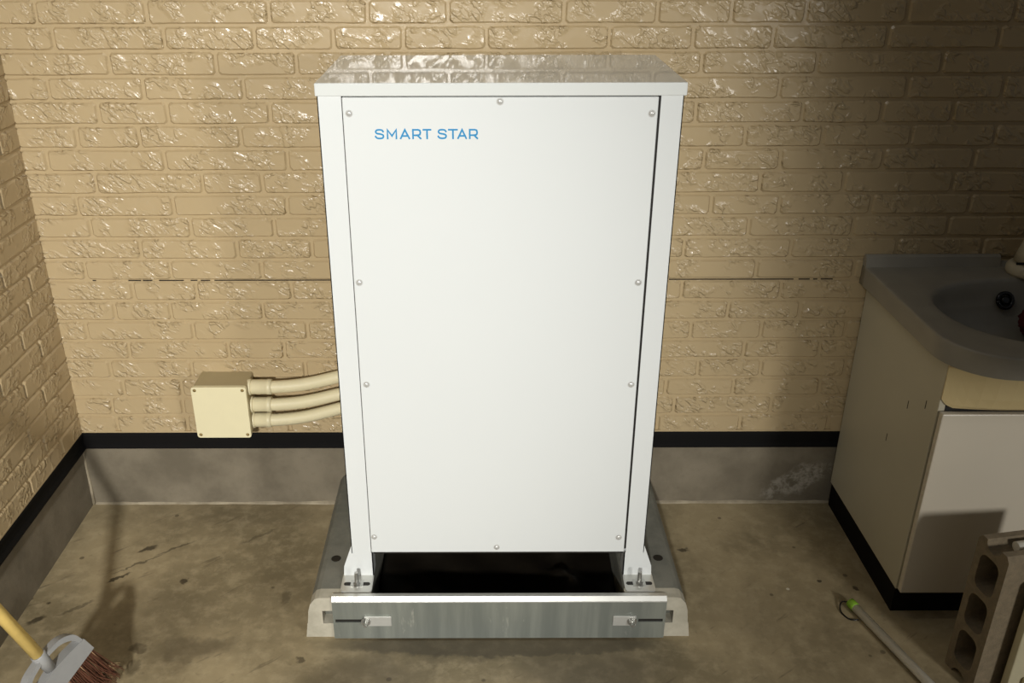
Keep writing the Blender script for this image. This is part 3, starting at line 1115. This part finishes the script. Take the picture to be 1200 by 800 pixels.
# overflow ring on the back of the bowl
pc = on_plane(1178, 352, 1, BY + 0.1855)
bm = bmesh.new()
nrm = Vector((0.05, -0.9, 0.42)).normalized()
u, w = frame_for(nrm)
add_tube(bm, [pc + (u * math.cos(a) + w * math.sin(a)) * 0.020 for a in [2 * math.pi * k / 24 for k in range(25)]], 0.0055, 8)
bm_obj('overflow_ring', bm, M['black_gloss'], bs)
bm = bmesh.new()
add_tube(bm, [pc - nrm * 0.004, pc + nrm * 0.003, pc + nrm * 0.006], [0.012, 0.012, 0.007], 16)
bm_obj('overflow_plug', bm, M['black_gloss'], bs)
bm = bmesh.new()
bmesh.ops.create_cone(bm, cap_ends=True, segments=20, radius1=0.026, radius2=0.022, depth=0.006, matrix=Matrix.Translation((BX, BY, BZ - 0.149)))
bm_obj('drain', bm, M['steel'], bs)

# tap with a broad conical body
tx, ty = 1.466, 2.318 - DW
tp = thing('tap', 'cream plastic tap with a round collar on the washbasin', 'tap', (tx, ty, BZ))
bm = bmesh.new()
prof = [(0.058, 0.0), (0.061, 0.006), (0.061, 0.018), (0.056, 0.026), (0.050, 0.030)]
add_tube(bm, [(tx, ty, BZ + z) for r, z in prof], [r for r, z in prof], 32)
bm_obj('collar', bm, M['tap'], tp)
prof = [(0.050, 0.030), (0.046, 0.060), (0.038, 0.11), (0.031, 0.16), (0.028, 0.20), (0.027, 0.205)]
tube('body', [(tx + z * 0.12, ty, BZ + z) for r, z in prof], [r for r, z in prof], M['tap'], tp, 32)
tube('spout', catmull([(tx + 0.025, ty, BZ + 0.185), (tx + 0.04, ty - 0.05, BZ + 0.215), (tx + 0.02, ty - 0.13, BZ + 0.20), (tx + 0.01, ty - 0.16, BZ + 0.16)], 5), 0.014, M['tap'], tp, 14)
box('lever', (tx + 0.012, ty - 0.06, BZ + 0.222), (tx + 0.04, ty + 0.03, BZ + 0.234), M['tap'], tp, 0.004, 2)
tube('lever_neck', [(tx + 0.025, ty, BZ + 0.2), (tx + 0.025, ty, BZ + 0.225)], 0.012, M['tap'], tp, 12)
p = on_plane(1196, 309, 1, ty - 0.047)
box('slot', (p.x - 0.010, ty - 0.0488, p.z - 0.003), (p.x + 0.010, ty - 0.044, p.z + 0.003), M['dark_in'], tp)

# dark red net bag in the bowl
rc_ = Vector((1.447, -0.207, 0.704))
bm = bmesh.new()
bmesh.ops.create_icosphere(bm, subdivisions=4, radius=0.046)
for v in bm.verts:
    d = v.co.normalized()
    k = 1 + 0.10 * math.sin(14 * d.x + 3 * d.z) * math.sin(13 * d.z) + 0.05 * math.sin(31 * d.y + 9 * d.x)
    v.co = rc_ + Vector((v.co.x * k * 1.1, v.co.y * k, v.co.z * k * 1.05))
o = bm_obj('scrubbing_net', bm, M['red'], None, True)
tag(o, 'crumpled dark red net bundle lying in the washbasin bowl', 'net')

# ------------------------------------------------------------------ upright concrete block
bx0, bx1, by0, by1, bh = 1.150, 1.340, 1.622 - DW, 1.722 - DW, 0.39
ub = thing('concrete_block', 'hollow concrete block standing on end beside the washbasin cabinet', 'concrete block', ((bx0 + bx1) / 2, (by0 + by1) / 2, 0))
bm = bmesh.new()
hs = []
for k in range(3):
    zc = bh - 0.085 - 0.110 * k
    hs.append((zc - 0.046, zc + 0.046))
# outline of the holed face with a half-round notch at each end, holes bridged by splitting the face into strips
ym_ = (by0 + by1) / 2
hw_ = 0.031
def grid_face(x):
    pass
def ring_hole(z0, z1):
    return [(ym_ + (y - ym_), z) for y, z in rrect(ym_ - hw_, ym_ + hw_, z0, z1, 0.020, 4)]
outer = []
def arc_notch(zc, sgn):
    return [(ym_ - sgn * 0.024 * math.cos(math.pi * k / 8), zc - sgn * 0.020 * math.sin(math.pi * k / 8)) for k in range(9)]
outer += [(by0 + 0.004, 0.0)] + [(y, z) for y, z in [(ym_ - 0.024 * math.cos(math.pi * k / 8), 0.020 * math.sin(math.pi * k / 8)) for k in range(9)]] + [(by1 - 0.004, 0.0), (by1, 0.004), (by1, bh - 0.012), (by1 - 0.010, bh)]
outer += [(ym_ + 0.024 * math.cos(math.pi * k / 8), bh - 0.024 * math.sin(math.pi * k / 8)) for k in range(9)] + [(by0 + 0.010, bh), (by0, bh - 0.012), (by0, 0.004)]
loops = [outer] + [ring_hole(z0, z1) for z0, z1 in hs]
sides = {}
for x in (bx0, bx1):
    es = []
    lv = []
    for lp in loops:
        vv = [bm.verts.new((x, y, z)) for y, z in lp]
        lv.append(vv)
        for i in range(len(vv)):
            es.append(bm.edges.new((vv[i], vv[(i + 1) % len(vv)])))
    bmesh.ops.triangle_fill(bm, use_beauty=True, use_dissolve=False, edges=es)
    sides[x] = lv
for va, vb in zip(sides[bx0], sides[bx1]):
    n = len(va)
    for i in range(n):
        bm.faces.new((va[i], va[(i + 1) % n], vb[(i + 1) % n], vb[i]))
bmesh.ops.rotate(bm, cent=(bx0, by0, 0), matrix=Matrix.Rotation(math.radians(10), 3, 'Z'), verts=bm.verts)
bm_obj('body', bm, M['block'], ub)
# white stub lying in the notch of the block
rotb = lambda x, y, z: Vector((bx0, by0, 0)) + Matrix.Rotation(math.radians(10), 3, 'Z') @ Vector((x - bx0, y - by0, z))
st = tube('pipe_stub', [rotb(1.205, ym_, bh - 0.024 + 0.0135), rotb(1.33, ym_, bh - 0.024 + 0.0135)], 0.012, M['white_tube'], None, 14)
tag(st, 'short white pipe stub lying in the notch on top of the concrete block', 'pipe')

# pale board standing in front of the block
bd = thing('board', 'pale beige board standing upright against the concrete block', 'board', (1.26, by0 - 0.045, 0))
bxl = on_plane(1191, 768, 1, by0 - 0.03).x
box('panel', (bxl, by0 - 0.03, 0.0), (bxl + 0.22, by0 - 0.006, 0.33), M['board'], bd, 0.003, 2)
for k in range(2):
    box('batten', (bxl + 0.03, by0 - 0.042, 0.05 + 0.2 * k), (bxl + 0.2, by0 - 0.03, 0.08 + 0.2 * k), M['board'], bd, 0.002, 1)

# ------------------------------------------------------------------ white stick with a lime cap on the floor
pA = on_plane(996, 705, 2, 0.013)
pB = on_plane(1090, 802, 2, 0.013)
dv = (pB - pA).normalized()
lt = thing('light_stick', 'white tube with a lime green end cap lying on the floor', 'stick', (pA.x, pA.y, 0))
tube('tube', [pA + dv * 0.018, pA + dv * 0.75], 0.0115, M['white_tube'], lt, 18)
tube('cap', [pA, pA + dv * 0.002, pA + dv * 0.022, pA + dv * 0.024], [0.0095, 0.0125, 0.0125, 0.0115], M['lime'], lt, 18)
sd = Vector((dv.y, -dv.x, 0))
lp = [pA + dv * 0.003, pA - dv * 0.012 + sd * 0.016 + Vector((0, 0, -0.006)), pA + dv * 0.012 + sd * 0.036 + Vector((0, 0, -0.0105)), pA + dv * 0.045 + sd * 0.034 + Vector((0, 0, -0.0105)), pA + dv * 0.055 + sd * 0.012 + Vector((0, 0, -0.0105))]
tube('cord_loop', catmull(lp, 6), 0.0020, M['black_gloss'], lt, 8)

# ------------------------------------------------------------------ broom leaning on the left wall
bp = Vector((-0.959, 1.517 - DW, 0.22))
hd = Vector((-0.27, -0.205, 1.0))
hd.normalize()
foot = bp - hd * (0.22 / hd.z)
br = thing('broom', 'broom with a yellow handle and grey plastic head leaning on the left wall', 'broom', (foot.x, foot.y, 0))
top = bp + hd * (0.9)
tube('handle', [bp - hd * 0.01, bp + hd * 0.3, bp + hd * 0.6, top - hd * 0.004, top], [0.0135, 0.0135, 0.013, 0.0125, 0.009], M['bamboo'], br, 16)
ud = Vector((0.41, 0.91, 0))
ud = (ud - hd * ud.dot(hd)).normalized()
nd = hd.cross(ud).normalized()
tube('socket', [bp + hd * 0.008, bp + hd * 0.006, bp - hd * 0.045], [0.0145, 0.0165, 0.0125], M['grey_plastic'], br, 12)
def B(u, v, t):
    return bp + ud * u + hd * v + nd * t
# plastic head: two curved arms and a bar
bm = bmesh.new()
for s in (-1, 1):
    arm = [(s * 0.012, -0.002), (s * 0.05, -0.008), (s * 0.078, -0.030), (s * 0.086, -0.062)]
    arm = [(q.x, q.y) for q in catmull([(a, b, 0) for a, b in arm], 5)]
    outl = [(a, b) for a, b in arm] + [(a - s * 0.009 * min(1, abs(a) / 0.03), b - 0.010) for a, b in reversed(arm)]
    add_prism(bm, outl, B, -0.010, 0.010)
add_prism(bm, [(-0.088, -0.060), (-0.092, -0.100), (0.092, -0.100), (0.088, -0.060), (0.05, -0.052), (0.0, -0.045), (-0.05, -0.052)], B, -0.013, 0.013)
bm_obj('head', bm, M['grey_plastic'], br)
rb = random.Random(9)
for nm, cnt, mt in (('bristles', 460, 'bristle'), ('pale_bristles', 60, 'bristle_pale')):
    bm = bmesh.new()
    for k in range(cnt):
        u = rb.uniform(-0.086, 0.086)
        t = rb.uniform(-0.011, 0.011)
        p0 = B(u, -0.095, t)
        v1 = -(0.215 + rb.uniform(-0.02, 0.002))
        p1 = B(u * 1.08 + rb.uniform(-0.006, 0.006), -0.16, t * 1.3 + rb.uniform(-0.004, 0.004))
        p2 = B(u * (1.22 if nm == 'bristles' else 1.35) + rb.uniform(-0.012, 0.012), v1, t * 1.8 + rb.uniform(-0.008, 0.008))
        if p2.z < 0.002:
            p2.z = 0.002
        add_tube(bm, [p0, p1, p2], [0.0013, 0.0012, 0.0007], 4, False)
    o = bm_obj(nm, bm, M[mt], br)
    o['kind'] = 'stuff'
